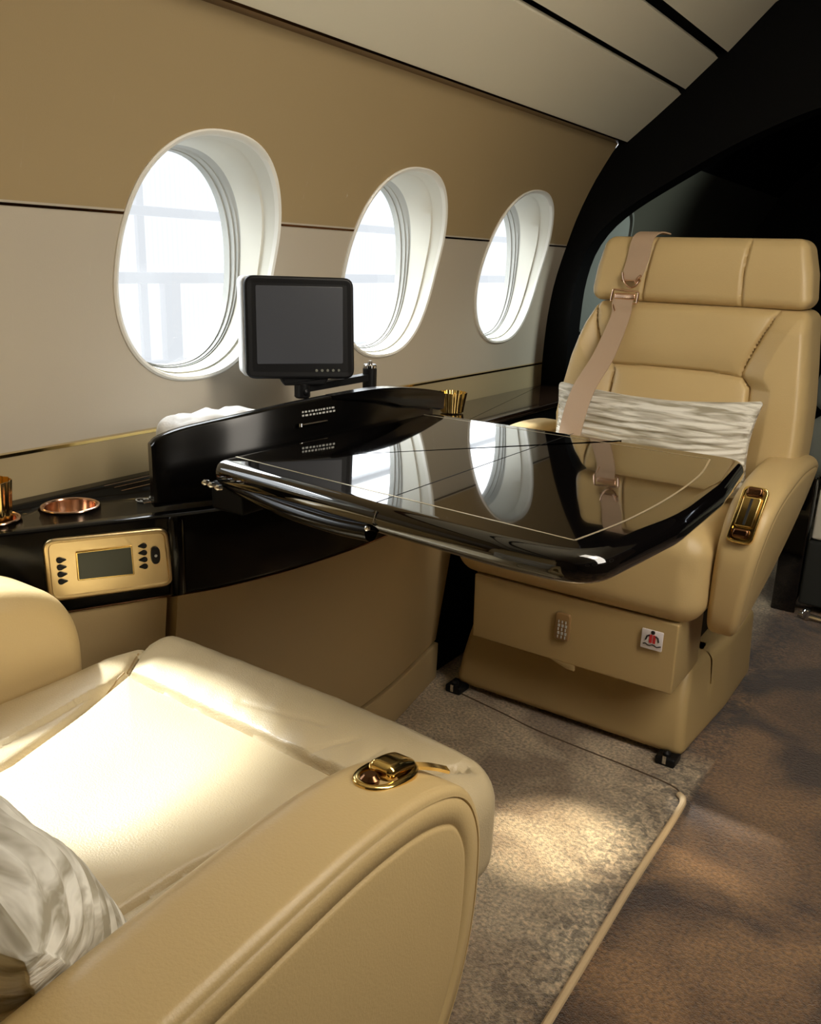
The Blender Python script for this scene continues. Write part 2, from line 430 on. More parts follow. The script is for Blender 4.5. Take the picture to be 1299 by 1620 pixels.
b = NB(); pts = [(-.050,1.350),(-.014,1.349),(-.014,1.356),(-.050,1.357)]
A = [b.verts.new((p[0], Y0, p[1])) for p in pts]; B = [b.verts.new((p[0], Y1, p[1])) for p in pts]
for k in range(4): b.faces.new((A[k], A[(k+1) % 4], B[(k+1) % 4], B[k]))
link('trim_6', b, BRONZE, kind='structure')

# right wall and closed shades, darkened to dim lid reflections, wall behind the camera
bm = NB()
zs = [0,.3,.6,.83,.95,1.057,1.153,1.249,1.36]
A = [bm.verts.new((1.88-wx(z), Y0, z)) for z in zs]; B = [bm.verts.new((1.88-wx(z), Y1, z)) for z in zs]
for k in range(len(zs)-1): bm.faces.new((A[k], A[k+1], B[k+1], B[k]))
link('wall_right', bm, mat('dark_wall_right', srgb(92,78,54), .7), kind='structure')
SHADE_R = mat('closed_shade', srgb(120,108,84), .6)
for i, cy in enumerate((-.1,.5,1.1,1.7)):
    w = struct_root('window_%d' % (i+4), (1.88-wx(.985), cy, .985))
    b = NB(); R = [[b.verts.new((1.88-wx(p[1])+dx, p[0], p[1])) for p in oval((cy,.985), WA*s, WB*s, 48)] for s, dx in ((1,.0),(.98,-.008),(.94,-.008),(.85,.0))]
    for r0, r1 in zip(R, R[1:]):
        for k in range(48): b.faces.new((r0[k], r0[(k+1) % 48], r1[(k+1) % 48], r1[k]))
    link('bezel', b, BEZEL, w)
    b = NB(); b.faces.new([b.verts.new((1.88-wx(p[1])-.002, p[0], p[1])) for p in oval((cy,.985), WA*.86, WB*.86, 48)])
    link('pane', b, SHADE_R, w, smooth=False)
def section(y, name, m):
    b = NB(); P = [(wx(z), z) for z in (0,.3,.6,.83,.95,1.057,1.153,1.249,1.352)]+[(.055,1.45),(.20,1.575),(.33,1.71),(.5,1.80),(.94,1.88)]
    P = P+[(1.88-p[0], p[1]) for p in P[::-1][1:]]
    b.faces.new([b.verts.new((p[0], y, p[1])) for p in P]); return link(name, b, m, kind='structure', smooth=False)
section(Y0, 'wall_front', mat('dark_beige_wall', srgb(120,104,76), .7))

# floor
bm = NB(); g = [[bm.verts.new((-.3+2.5*i/10, -1.4+6.2*j/20, 0)) for j in range(21)] for i in range(11)]
for i in range(10):
    for j in range(20): bm.faces.new((g[i][j], g[i+1][j], g[i+1][j+1], g[i][j+1]))
link('floor', bm, CARPET, kind='structure', smooth=False)
PIPE = mat('carpet_piping', srgb(196,170,130), .8, bump=.4, bscale=300)
bm = NB(); tube(bm, catmull([(.640,1.530,.004),(.653,1.512,.006),(.657,1.46,.007),(.656,1.2,.007),(.660,.9,.007),(.662,.4,.007),(.662,-1.2,.007)], 8, False), .0065, 10)
link('trim_7', bm, PIPE, kind='structure')
bm = NB(); tube(bm, catmull([(.04,1.630,.001),(.20,1.603,.001),(.321,1.580,.001),(.598,1.560,.001),(.640,1.530,.001)], 8, False), .0016, 6)
link('trim_8', bm, mat('carpet_seam', srgb(96,78,58), .9), kind='structure')

# ---------------------------------------------------------------- aft bulkhead (black arch) and the cabin beyond, its gloom put into dark materials
bm = NB()
out = [(wx(z), z) for z in lin(0, 1.352, 26)]+[(.055,1.45),(.20,1.575),(.33,1.71),(.5,1.80),(.94,1.88)]
inn_k = [(-.150,0),(-.150,.60),(-.148,.844),(-.137,.963),(-.104,1.06),(-.03,1.145),(.12,1.24),(.35,1.36),(.60,1.44),(.94,1.47)]
inn = [Vector(p) for p in catmull(inn_k, 6, False)]
def resample(P, n):
    P = [Vector(p) for p in P]; d = [0]
    for a, b_ in zip(P, P[1:]): d.append(d[-1]+(b_-a).length)
    res = []
    for i in range(n+1):
        s = d[-1]*i/n; k = 0
        while k < len(d)-2 and d[k+1] < s: k += 1
        t = (s-d[k])/(d[k+1]-d[k]+1e-12); res.append(P[k]+(P[k+1]-P[k])*t)
    return res
O = resample(out, 60); I = resample(inn, 60)
O += [Vector((1.88-p.x, p.y)) for p in O[::-1][1:]]; I += [Vector((1.88-p.x, p.y)) for p in I[::-1][1:]]
R = [[bm.verts.new((p.x, y, p.y)) for p in S] for S, y in ((O, 2.598),(I, 2.598),(I, 2.68),(O, 2.68))]
for r0, r1 in zip(R, R[1:]):
    for k in range(len(O)-1): bm.faces.new((r0[k], r0[k+1], r1[k+1], r1[k]))
link('wall_back', bm, BLACKM, kind='structure')
AFTW = mat('aft_wall_dimmed', srgb(60,60,52), .35, coat=.3)  # darkened colour stands in for the unlit aft cabin
bm = NB(); zs = lin(0, 1.352, 20)
A = [bm.verts.new((wx(z)+.012, 2.68, z)) for z in zs]; B = [bm.verts.new((wx(z)+.012, 4.7, z)) for z in zs]
for k in range(20): bm.faces.new((A[k], A[k+1], B[k+1], B[k]))
link('wall_aft_left', bm, AFTW, kind='structure')
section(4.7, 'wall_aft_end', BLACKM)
bm = NB(); P = [(wx(1.352)+.012, 1.352),(.055,1.44),(.2,1.57),(.33,1.70),(.5,1.79),(.94,1.87),(1.6,1.7),(2.1,1.2),(2.11,0)]
A = [bm.verts.new((p[0], 2.68, p[1])) for p in P]; B = [bm.verts.new((p[0], 4.7, p[1])) for p in P]
for k in range(len(P)-1): bm.faces.new((A[k], A[k+1], B[k+1], B[k]))
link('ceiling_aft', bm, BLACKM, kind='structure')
w = struct_root('window_8', (wx(.985)+.012, 2.86, .985))
def aft_oval(name, rs, m, closed):
    b = NB(); R = [[b.verts.new((wx(p[1])+.012+dx, p[0], p[1])) for p in oval((2.90,.985), a, c, 64)] for a, c, dx in rs]
    for r0, r1 in zip(R, R[1:]):
        for k in range(64): b.faces.new((r0[k], r0[(k+1) % 64], r1[(k+1) % 64], r1[k]))
    if closed: b.faces.new(R[-1])
    link(name, b, m, w)
aft_oval('bezel', [(.19,.215,0),(.186,.212,.008),(.178,.204,.008),(.172,.198,.0)], mat('aft_bezel', srgb(90,92,86), .3), False)
aft_oval('window_shade', [(.174,.2,.001),(.05,.05,.001)], mat('aft_shade', srgb(96,100,94), .6), True)

# ================================================================ OUTSIDE: hangar wall, its daylight put in as glow
FAC = mat('hangar_panels', (.3,.31,.32,1), .8, emis=(.95,.975,1,1), es=1.0)  # emission stands in for daylight on the panels
nt = FAC.node_tree; bb = nt.nodes['Principled BSDF']; tc = nt.nodes.new('ShaderNodeTexCoord')
wv_ = nt.nodes.new('ShaderNodeTexWave'); wv_.bands_direction = 'Y'; wv_.inputs['Scale'].default_value = 9; wv_.inputs['Distortion'].default_value = 0
nt.links.new(tc.outputs['Object'], wv_.inputs['Vector'])
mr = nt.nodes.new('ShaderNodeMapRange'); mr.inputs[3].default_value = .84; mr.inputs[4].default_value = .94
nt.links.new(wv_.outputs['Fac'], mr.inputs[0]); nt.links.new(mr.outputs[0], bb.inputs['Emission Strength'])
hang = thing('hangar_wall', 'bright white hangar wall with panelled windows, its daylight painted as glow, seen outside the cabin', 'hangar wall', (-3,5,-1))
bm = NB(); box(bm, (-3.1,-6,-2.5), (-3.0,22,1.75), .01); link('panel_sheet', bm, FAC, hang)
bm = NB(); box(bm, (-3.1,-6,1.76), (-3.0,22,3.1), .01); link('reflection_glow_band', bm, mat('added_glow', (.8,.8,.8,1), .8, emis=(.93,.96,1,1), es=4.2), hang)  # glowing band added above the view to brighten window reflections in the table
BEAM = mat('hangar_beam', (.3,.31,.32,1), .7, emis=(.93,.95,1,1), es=.66)  # beams glow too, in place of daylight falling on them
for z, h in ((1.21,.05),(.86,.06),(.36,.09),(2.1,.05)):
    bm = NB(); box(bm, (-2.99,-6,z-h/2), (-2.93,22,z+h/2), .005); link('rail', bm, BEAM, hang)
for k, y in enumerate([3.21-3.6, 3.21-1.8, 3.21, 5.75, 7.9, 10.2]):
    bm = NB(); box(bm, (-2.99,y-.025,-2.4), (-2.96,y+.025,2.6), .005); link('mullion', bm, BEAM, hang)
bm = NB(); box(bm, (-2.99,3.335,.38), (-2.94,3.45,.84), .005); link('mullion', bm, BEAM, hang)
bm = NB(); box(bm, (-6,-6,-2.6), (-.9,22,-2.5), .005)
tag(link('ground_apron', bm, mat('concrete', srgb(200,200,196), .8)), 'pale concrete apron outside below the hangar wall', 'ground')
bpy.data.objects['ground_apron']['kind'] = 'structure'; del bpy.data.objects['ground_apron']['label']; del bpy.data.objects['ground_apron']['category']
bpy.data.objects['ground_apron'].name = 'ground'

# ================================================================ SIDE CONSOLE
con = thing('side_console', 'tan leather side console with a glossy black top along the window wall', 'console', (-.1,1.0,0))
FRONT = [(-.195,.36),(-.130,.53),(-.055,.68),(.005,.805)]
BOW = catmull([(.018,.822),(.052,.905),(.078,1.02),(.092,1.15),(.095,1.27),(.085,1.40),(.065,1.52),(.040,1.655)], 6, False)
_f = [Vector(p) for p in FRONT]+BOW; front = []
for a, b_ in zip(_f, _f[1:]):
    n_ = max(1, int((b_-a).length/.006)); front += [a+(b_-a)*k/n_ for k in range(n_)]
front.append(_f[-1])
def backf(u): return -.228
def cons(name, z0, z1, r, off0, off1, m, y0=None, y1=None, seg=3):
    pts = [p for p in front if (y0 is None or p.y >= y0) and (y1 is None or p.y <= y1)]
    ol = [Vector((-.227, pts[0].y))]+pts+[Vector((-.227, pts[-1].y))]
    b = NB()
    def mp(u, v, w):
        t = (w-z0)/(z1-z0); k = max(0, min(1, (u+.2)/.12)); return (u+(off0+(off1-off0)*t)*k, v, w)
    slab(b, ol, z0, z1, r, seg, mp); return link(name, b, m, con, sharp=30)
cons('console_top', .491, .622, .006, 0.0, .004, BLACKG)
cons('leather_fascia', .10, .489, .004, -.058, -.006, CONL, y1=.8205)
cons('leather_fascia', .10, .489, .004, -.058, -.006, CONL, y0=.8235)
cons('kick_panel', 0, .098, .004, -.052, -.05, CONL)
bm = NB(); tube(bm, [(p.x-.003, p.y, 0.490) for p in front], .0014, 6); link('lower_trim', bm, BRONZE, con)
bm = NB(); slab(bm, rpoly([(-.226,1.675),(-.03,1.675),(-.03,2.59),(-.226,2.59)], .004), 0, .606, .004); link('aft_body', bm, BLACKM, con)
bm = NB(); slab(bm, rpoly([(-.226,1.66),(-.022,1.66),(-.022,2.592),(-.226,2.592)], .004), .607, .622, .004); link('aft_top', bm, ESPRESSO, con)
# corner post of the console where the fascia turns
bm = NB(); lathe(bm, [(.012,.494),(.014,.498),(.014,.612),(.010,.619)], (.018,.829,0), 20); link('corner_post', bm, BLACKG, con)
# cup holders set in the top
def cup_holder(c, r, label):
    t = thing('cup_holder', label, 'cup holder', (c[0], c[1], .622), 'round cup holders in the console top')
    b = NB(); tube(b, [(c[0]+(r+.001)*cos(2*pi*k/48), c[1]+(r+.001)*sin(2*pi*k/48), .6235) for k in range(48)], .0022, 8, True); link('rim', b, ROSE, t)
    b = NB(); lathe(b, [(r-.0012,.6232),(r-.003,.6232),(r-.005,.600),(r-.010,.590),(.0005,.588),(.0005,.586),(r-.008,.587),(r-.0025,.599)], (c[0], c[1], 0), 48, None, False)
    # shallow dished bowl
    o = link('bowl', b, ROSE, t)
    return t
bpy_holes = [((-.127,.752),.040),((-.150,.642),.034)]
ct = next(o for o in bpy.data.objects if o.name == 'console_top'); cutters = []
for (c, r_) in bpy_holes:
    b = NB(); lathe(b, [(r_-.001,.575),(r_-.001,.64)], (c[0], c[1], 0), 48); k_ = link('cutter', b, BLACK)
    md = ct.modifiers.new('hole', 'BOOLEAN'); md.object = k_; md.operation = 'DIFFERENCE'; md.solver = 'EXACT'; cutters.append(k_)
bpy.context.view_layer.update()
me_ = bpy.data.meshes.new_from_object(ct.evaluated_get(bpy.context.evaluated_depsgraph_get())); ct.modifiers.clear(); ct.data = me_
for k_ in cutters: bpy.data.objects.remove(k_, do_unlink=True)
cup_holder((-.127,.752), .040, 'empty copper-rimmed cup holder left of the gold control panel')
cup_holder((-.150,.642), .034, 'copper-rimmed cup holder with a gold cup standing in it')
def gold_cup(c, z, r, h, label):
    t = thing('gold_cup', label, 'cup', (c[0], c[1], z), 'fluted gold cups on the console')
    b = NB(); n = 96; R = []
    for (rr, hh) in ((.72,0),(.78,.02),(.84,.35),(.92,.7),(1,1),(.96,1),(.88,.7),(.78,.2),(.6,.08)):
        R.append([b.verts.new((c[0]+(rr*r*(1+.035*cos(12*2*pi*k/n)))*cos(2*pi*k/n), c[1]+(rr*r*(1+.035*cos(12*2*pi*k/n)))*sin(2*pi*k/n), z+hh*h)) for k in range(n)])
    for r0, r1 in zip(R, R[1:]):
        for k in range(n): b.faces.new((r0[k], r0[(k+1) % n], r1[(k+1) % n], r1[k]))
    b.faces.new(R[0]); b.faces.new(R[-1]); link('cup_body', b, GOLD, t)
    return t
gold_cup((-.150,.642), .5885, .029, .092, 'fluted gold cup in the holder at the left edge of the picture')
gold_cup((-.150,1.90), .624, .037, .052, 'fluted gold cup on the console behind the black table')
# slots and script mark on the console top
for (a, b_) in (((-.190,.860),(-.190,.985)),((-.170,.865),(-.170,.985)),((-.145,.860),(-.145,.975)),((-.060,.835),(-.048,.905))):
    d = Vector(b_)-Vector(a); d.normalize(); n_ = Vector((-d.y, d.x))*.0012
    f = [Vector(a)-n_, Vector(b_)-n_, Vector(b_)+n_, Vector(a)+n_]; bm = NB()
    bm.faces.new([bm.verts.new((p.x, p.y, .6226)) for p in f]); link('top_slot', bm, ROSE, con, smooth=False)
bm = NB(); sp = []
for k in range(60):
    t = k/59; sp.append((-.075+.010*sin(t*23)*(.5+.5*sin(t*9)), .835+.045*t+.006*cos(t*23), .6232))
tube(bm, sp, .0009, 5); tube(bm, [(-.064,.836,.6232),(-.060,.86,.6232),(-.052,.90,.6232)], .0007, 5)
link('script_mark', bm, PRINT, con)

# control panel on the console face
cp = thing('control_panel', 'gold control panel with small dark screen on the black console face', 'control panel', (-.03,.745,.56))
DV = Vector((.44,.9,0)).normalized(); NV = Vector((.9,-.44,0)).normalized(); PO = Vector((.012,.82,0))
def pmap(off): return lambda u, v, w: PO+DV*u+Vector((0,0,v))+NV*(w+off)
bm = NB(); slab(bm, rpoly([(-.176,.513),(.004,.510),(-.002,.604),(-.177,.608)], .018), -.004, .011, .003, 3, pmap(0), top=[(.006,0),(.0075,-.002),(.009,-.002)]); link('face_plate', bm, GOLDM, cp)
bm = NB(); slab(bm, rpoly([(-.1345,.540),(-.0545,.537),(-.0555,.583),(-.1345,.584)], .002), .006, .0115, .001, 2, pmap(0)); link('screen_frame', bm, GOLD, cp)
bm = NB(); slab(bm, rpoly([(-.1325,.542),(-.0565,.539),(-.0575,.581),(-.1325,.582)], .001), .008, .0122, .0005, 2, pmap(0)); link('screen', bm, LCD, cp)
def drop(u, v, s=1, flip=1):
    b = NB(); o = [(u+s*flip*x_, v+s*z_) for x_, z_ in ((-.006,0),(-.0045,.0033),(-.001,.0042),(.003,.0025),(.0075,0),(.003,-.0025),(-.001,-.0042),(-.0045,-.0033))]
    slab(b, [tuple(p) for p in catmull(o, 3)], .008, .0118, .001, 2, pmap(0)); return link('button', b, BLACKP, cp)
for k in range(4): drop(-.155, .5745-.0108*k)
for k in range(4): drop(-.040, .5800-.0108*k, .95, -1)
bm = NB(); slab(bm, [tuple(p) for p in oval((-.0225,.563), .0068,.0135, 24, 2.6)], .008, .013, .001, 2, pmap(0)); link('button', bm, BLACKP, cp)
bm = NB(); slab(bm, [tuple(p) for p in oval((-.0225,.563), .0022,.0022, 12, 2)], .0128, .0138, .0003, 2, pmap(0)); link('dial_mark', bm, PRINT, cp)

# ================================================================ RAISED TABLE LID + TABLE
lid = thing('table_lid', 'curved black gloss lid panel standing upright behind the folding table', 'lid', (.05,1.15,.62))
LP = [(-.022,.825,.722),(-.016,.838,.732),(.000,.88,.744),(.035,.96,.757),(.062,1.05,.768),(.078,1.15,.774),(.084,1.26,.775),(.083,1.36,.765),(.080,1.445,.747)]
LPc = catmull(LP, 6, False)
bm = NB(); rows = []
for i, p in enumerate(LPc):
    t = LPc[min(i+1, len(LPc)-1)]-LPc[max(0, i-1)]; t.z = 0; t.normalize(); n_ = Vector((t.y, -t.x, 0))   # toward cabin
    zb = .625 if p.y < 1.43 else .70
    prof = [(0,zb),(0,p.z-.003),(-.003,p.z),(-.019,p.z),(-.022,p.z-.003),(-.022,zb)]
    rows.append([bm.verts.new((p.x+n_.x*a, p.y+n_.y*a, z)) for a, z in prof])
for a, b_ in zip(rows, rows[1:]):
    for k in range(6): bm.faces.new((a[k], a[(k+1) % 6], b_[(k+1) % 6], b_[k]))
bm.faces.new(rows[0]); bm.faces.new(rows[-1]); link('lid_panel', bm, BLACKG, lid, sharp=50)
# overhanging upper lip along the aft half
bm = NB(); rows = []
sel = [p for p in LPc if p.y > 1.12]
for i, p in enumerate(sel):
    t = sel[min(i+1, len(sel)-1)]-sel[max(0, i-1)]; t.z = 0; t.normalize(); n_ = Vector((t.y, -t.x, 0))
    k_ = min(1, (p.y-1.12)/.2); yy = p.y+.025*max(0, (p.y-1.35)/.1)
    prof = [(.001,p.z-.034*k_-.003),(.010*k_+.001,p.z-.030*k_-.003),(.012*k_+.001,p.z-.004),(.009*k_,p.z+.001),(-.018,p.z+.001),(-.020,p.z-.003)]
    rows.append([bm.verts.new((p.x+n_.x*a, yy+n_.y*a, z)) for a, z in prof])
for a, b_ in zip(rows, rows[1:]):
    for k in range(6): bm.faces.new((a[k], a[(k+1) % 6], b_[(k+1) % 6], b_[k]))
bm.faces.new(rows[0]); bm.faces.new(rows[-1]); link('upper_lip', bm, BLACKG, lid, sharp=50)
# small white placard print and latch
def lidpt(y, off):
    for a, b_ in zip(LPc, LPc[1:]):
        if a.y <= y <= b_.y:
            t = (y-a.y)/(b_.y-a.y); p = a+(b_-a)*t; d = (b_-a); d.z = 0; d.normalize(); return Vector((p.x+d.y*off, p.y-d.x*off, 0))
bm = NB()
for row in range(2):
    y = 1.065
    while y < 1.135:
        w_ = random.uniform(.003,.008); z = .7515-.006*row+(y-1.065)*.02
        a = lidpt(y, .0012); c = lidpt(y+w_*.8, .0012)
        bm.faces.new([bm.verts.new((q.x, q.y, zz)) for q, zz in ((a,z),(c,z),(c,z+.003),(a,z+.003))]); y += w_+.0015
link('placard_print', bm, PRINT, lid, smooth=False)
bm = NB(); tube(bm, [lidpt(1.055,.005)+Vector((0,0,.732)), lidpt(1.115,.005)+Vector((0,0,.734))], .002, 8); lathe(bm, [(.001,.730),(.004,.7305),(.004,.736),(.001,.7365)], lidpt(1.058,.007), 12); link('latch', bm, CHROME, lid)

tb = thing('folding_table', 'high gloss black fold-out table with thin gold inlay lines', 'table', (.4,1.07,.72))
TO = rpoly([(.105,.822),(.42,.786),(.60,.770),(.708,.774),(.732,.98),(.728,1.18),(.708,1.385),(.50,1.385),(.108,1.385)], [.026,.2,.2,.10,.3,.3,.045,.1,.026], 10)
bm = NB(); slab(bm, TO, .683, .7195, .016, 8); link('table_top', bm, BLACK, tb, sharp=60)
INL = [(.118,.862),(.30,.846),(.50,.832),(.664,.820)]
INR = [(.664,.820),(.680,.93),(.686,1.07),(.680,1.22),(.661,1.338)]
INF = [(.661,1.338),(.4,1.348),(.12,1.352)]
bm = NB()
for L_ in (catmull(INL, 5, False), catmull(INR, 6, False), catmull(INF, 5, False)):
    for a, b_ in zip(L_, L_[1:]):
        d = b_-a; d.normalize(); n_ = Vector((-d.y, d.x))*.0015
        bm.faces.new([bm.verts.new((p.x, p.y, .71975)) for p in (a-n_, b_-n_, b_+n_, a+n_)])
link('gold_inlay', bm, INLAY, tb, smooth=False)
bm = NB(); bm.faces.new([bm.verts.new(p) for p in ((.4145,.800,.7197),(.4163,.800,.7197),(.4143,1.383,.7197),(.4125,1.383,.7197))]); link('fold_seam', bm, BLACKM, tb, smooth=False)
bm = NB(); tube(bm, catmull([(.115,.845,.688),(.16,.833,.684),(.25,.812,.680),(.35,.798,.680),(.415,.792,.684)], 5, False), .012, 14); link('edge_rail', bm, BLACKG, tb)
bm = NB()
for (x, y) in ((.112,.815),(.128,.811),(.146,.807)): lathe(bm, [(.001,-.002),(.0042,-.001),(.0042,.006),(.002,.009)], (x, y-.004, .690), 12, Matrix.Rotation(radians(80), 4, 'X'))
link('hinge_pin', bm, CHROME, tb)
bm = NB(); lathe(bm, [(.001,-.002),(.003,-.001),(.003,.003),(.001,.004)], (.418,.781,.692), 12, Matrix.Rotation(radians(80), 4, 'X')); tube(bm, [(.424,.7835,.700),(.426,.787,.714)], .0008, 6); link('fold_hinge', bm, CHROME, tb)
bm = NB(); box(bm, (.086,.84,.64), (.15,1.37,.683), .006); link('hinge_bracket', bm, BLACKM, tb)
bm = NB(); box(bm, (.15,.90,.662), (.60,.93,.683), .004); link('support_arm', bm, BLACKM, tb)
bm = NB(); box(bm, (.15,1.25,.662), (.60,1.28,.683), .004); link('support_arm', bm, BLACKM, tb)

# crumpled white cloth on the console behind the lid
bm = NB()
def clf(p, n):
    q = p.copy(); k = noise.noise(p*22)*.010+noise.noise(p*55)*.004; q.z += (k+.0012*sin(p.y*120+p.x*60)) if n.z > 0 else 0
    t = max(0, min(1, (p.y-.90)/.30)); h = sin(pi*min(1, max(0, .12+.88*t))**.8); 
    q.z = .624+(q.z-.624)*(.72+.30*h); q.x += .004*sin(p.y*40); return q
rgrid(bm, (-.115,.905,.624), (-.028,1.15,.742), .018, (16,36,6), clf)
tag(link('white_cloth', bm, WHITE), 'folded white cloth lying on the console behind the black lid', 'cloth')

# ================================================================ MONITOR
mo = thing('monitor', 'small black flat screen monitor on a swing arm in front of the windows', 'monitor', (-.03,1.36,.62))
MA = radians(52); MC = Vector((-.064,1.209,.874)); MU = Vector((cos(MA), sin(MA), 0)); MN = Vector((sin(MA), -cos(MA), 0))
def mm(u, v, w): return MC+MU*u+Vector((0,0,1))*v+MN*w
bm = NB(); slab(bm, rpoly([(-.101,-.090),(.101,-.092),(.096,.091),(-.102,.092)], [.018]*4, 5), -.006, .012, .004, 4, mm, top=[(.006,0),(.012,-.001)]); link('bezel', bm, BLACKP, mo)
bm = NB(); slab(bm, rpoly([(-.1055,-.088),(.095,-.090),(.090,.089),(-.1065,.090)], [.012]*4, 5), -.062, -.0055, .006, 4, mm); link('back_shell', bm, GREYW, mo)
bm = NB(); slab(bm, rpoly([(-.081,-.063),(.078,-.063),(.076,.075),(-.082,.075)], .003, 3), .008, .0122, .0006, 2, mm); link('screen', bm, SCREEN, mo)
for k in range(5):
    bm = NB(); lathe(bm, [(.0001,0),(.0026,0),(.0026,.0012),(.0001,.0016)], mm(.028+.0105*k, -.0755, .0115), 12, Matrix((MU, Vector((0,0,1)), MN)).transposed().to_4x4()); link('button', bm, GREYC, mo)
bm = NB(); slab(bm, rpoly([(-.03,-.104),(.045,-.104),(.055,-.088),(-.04,-.088)], .003, 3), -.02, .006, .003, 2, mm); link('chin', bm, BLACKP, mo)
neck = mm(.005,-.115,-.008)
bm = NB(); lathe(bm, [(.012,0),(.015,.003),(.015,.026),(.012,.03)], neck-Vector((0,0,.014)), 20); lathe(bm, [(.003,-.018),(.006,-.016),(.006,.016),(.003,.018)], neck-Vector((0,0,.002)), 12, Matrix.Rotation(radians(90), 4, 'Y') @ Matrix.Rotation(.3, 4, 'X')); link('tilt_joint', bm, BLACKP, mo)
post = Vector((-.020,1.365,0))
bm = NB(); a = Vector((neck.x, neck.y, .762)); c = Vector((post.x, post.y, .776)); d = (c-a); d.normalize(); s = Vector((-d.y, d.x, 0))*.010
bx_ = []
for P_ in (a, c):
    bx_.append([bm.verts.new(P_+s+Vector((0,0,-.006))), bm.verts.new(P_-s+Vector((0,0,-.006))), bm.verts.new(P_-s+Vector((0,0,.007))), bm.verts.new(P_+s+Vector((0,0,.007)))])
for k in range(4): bm.faces.new((bx_[0][k], bx_[0][(k+1) % 4], bx_[1][(k+1) % 4], bx_[1][k]))
bm.faces.new(bx_[0]); bm.faces.new(bx_[1]); link('swing_arm', bm, BLACKP, mo, smooth=False)
bm = NB(); lathe(bm, [(.014,.622),(.014,.792),(.012,.794)], post, 24); link('post', bm, BLACKP, mo)
bm = NB(); lathe(bm, [(.013,.794),(.0135,.799),(.012,.801),(.005,.801),(.005,.806),(.003,.808)], post, 24); link('post_cap', bm, CHROME, mo)

# ================================================================ SEATS
def arm_outline(pts): return [tuple(p) for p in catmull(pts, 6)]

# ---- far seat
fs = thing('cabin_seat', 'cream leather seat facing the camera beyond the table with headrest and shoulder belt', 'seat', (.34,1.85,0), 'cream leather cabin seats')
def yb(z): return 1.90+(z-.60)*.2
HL = [(.925,.183),(.955,.179),(1.0,.182),(1.07,.196)]; HR = [(.925,.660),(.95,.662),(1.0,.655),(1.07,.634)]
BL = [(.50,.175),(.587,.152),(.66,.139),(.721,.144),(.797,.155),(.872,.174),(.925,.197)]
BR = [(.50,.690),(.60,.699),(.66,.698),(.727,.694),(.815,.683),(.904,.670),(.925,.664)]
def interp(T, z):
    if z <= T[0][0]: return T[0][1]
    for a, b_ in zip(T, T[1:]):
        if z <= b_[0]: return a[1]+(b_[1]-a[1])*(z-a[0])/(b_[0]-a[0])
    return T[-1][1]
def head_fn(p, n):
    z = p.z; t = (p.x+.5); L_ = interp(HL, z); R_ = interp(HR, z); x = L_+(R_-L_)*t; y = yb(z)+p.y
    front = max(0, -n.y)
    if front > .05:
        d = polydist(x, z, [[(.519,1.08),(.518,1.0),(.522,.92)],[(.312,1.08),(.306,1.0),(.300,.92)]])
        c = (1-((t-.5)/.5)**2)**.5 if abs(t-.5) < .5 else 0
        y += front*(.009*exp(-(d/.003)**2)-.012*c*sin(pi*min(1,max(0,(z-.925)/.145)))-.003*noise.noise(Vector((x*9, z*9, 1))))
    y -= .012*(abs(t-.5)*2)**4*(1 if front > 0 else .3)
    return Vector((x, y, z))
bm = NB(); 
def scaled_rgrid(bm, lo, hi, r, n, fn, W):
    """x axis given in metres W wide, passed to fn as -.5..+.5"""
    rgrid(bm, (-W/2, lo[1], lo[2]), (W/2, hi[1], hi[2]), r, n, lambda p, nn: fn(Vector((p.x/W, p.y, p.z)), nn))
scaled_rgrid(bm, (0,0,.926), (0,.10,1.070), .022, (120,5,34), head_fn, .47); link('headrest', bm, LEATHER, fs, sharp=80)
SE_L = [tuple(p) for p in catmull([(.197,.93),(.206,.884),(.222,.84),(.246,.80),(.262,.777),(.268,.74),(.268,.50)], 5, False)]
SE_R = [tuple(p) for p in catmull([(.607,.93),(.582,.878),(.562,.828),(.552,.787),(.568,.765),(.573,.735),(.570,.50)], 5, False)]
SE_H = [(.26,.783),(.34,.786),(.417,.7865),(.49,.786),(.556,.780)]
def side(x, z):
    # >0 inside center panel
    def sx(S):
        for a, b_ in zip(S, S[1:]):
            if b_[1] <= z <= a[1]: return a[0]+(b_[0]-a[0])*(a[1]-z)/(a[1]-b_[1]+1e-9)
        return S[-1][0]
    l, r_ = sx(SE_L), sx(SE_R); return min(x-l, r_-x)
def back_fn(p, n):
    z = p.z; t = (p.x+.5); L_ = interp(BL, z); R_ = interp(BR, z); x = L_+(R_-L_)*t; y = yb(z)+p.y
    front = max(0, -n.y)
    if front > .05:
        d = polydist(x, z, [SE_L, SE_R, SE_H]); s = side(x, z)
        bol = 0
        if s < 0: bol = .022*min(1, -s/.05)*(1 if z < .88 else max(.2, 1-(z-.88)/.05))
        dz = min(abs(z-.925), .03)/.03
        lum = 0
        if s > 0 and z < .78: lum = .016*sin(pi*min(1, (.783-z)/.24))
        if s > 0 and z > .79: lum = .010*sin(pi*min(1, (z-.787)/.14))
        y += front*(.007*exp(-(d/.0032)**2)-.007*(1-exp(-d/.018))-bol-lum-.003*noise.noise(Vector((x*8, z*8, 4))))
    return Vector((x, y, z))
bm = NB(); scaled_rgrid(bm, (0,0,.50), (0,.13,.926), .020, (150,5,120), back_fn, .54); link('backrest', bm, LEATHER, fs, sharp=80)
bm = NB(); slab(bm, rpoly([(.17,.40),(.66,.40),(.64,1.05),(.20,1.05)], .05, 6), .09, .14, .02, 4, lambda u, v, w: (u, yb(v)+w, v)); link('back_shell', bm, BLACKP, fs)
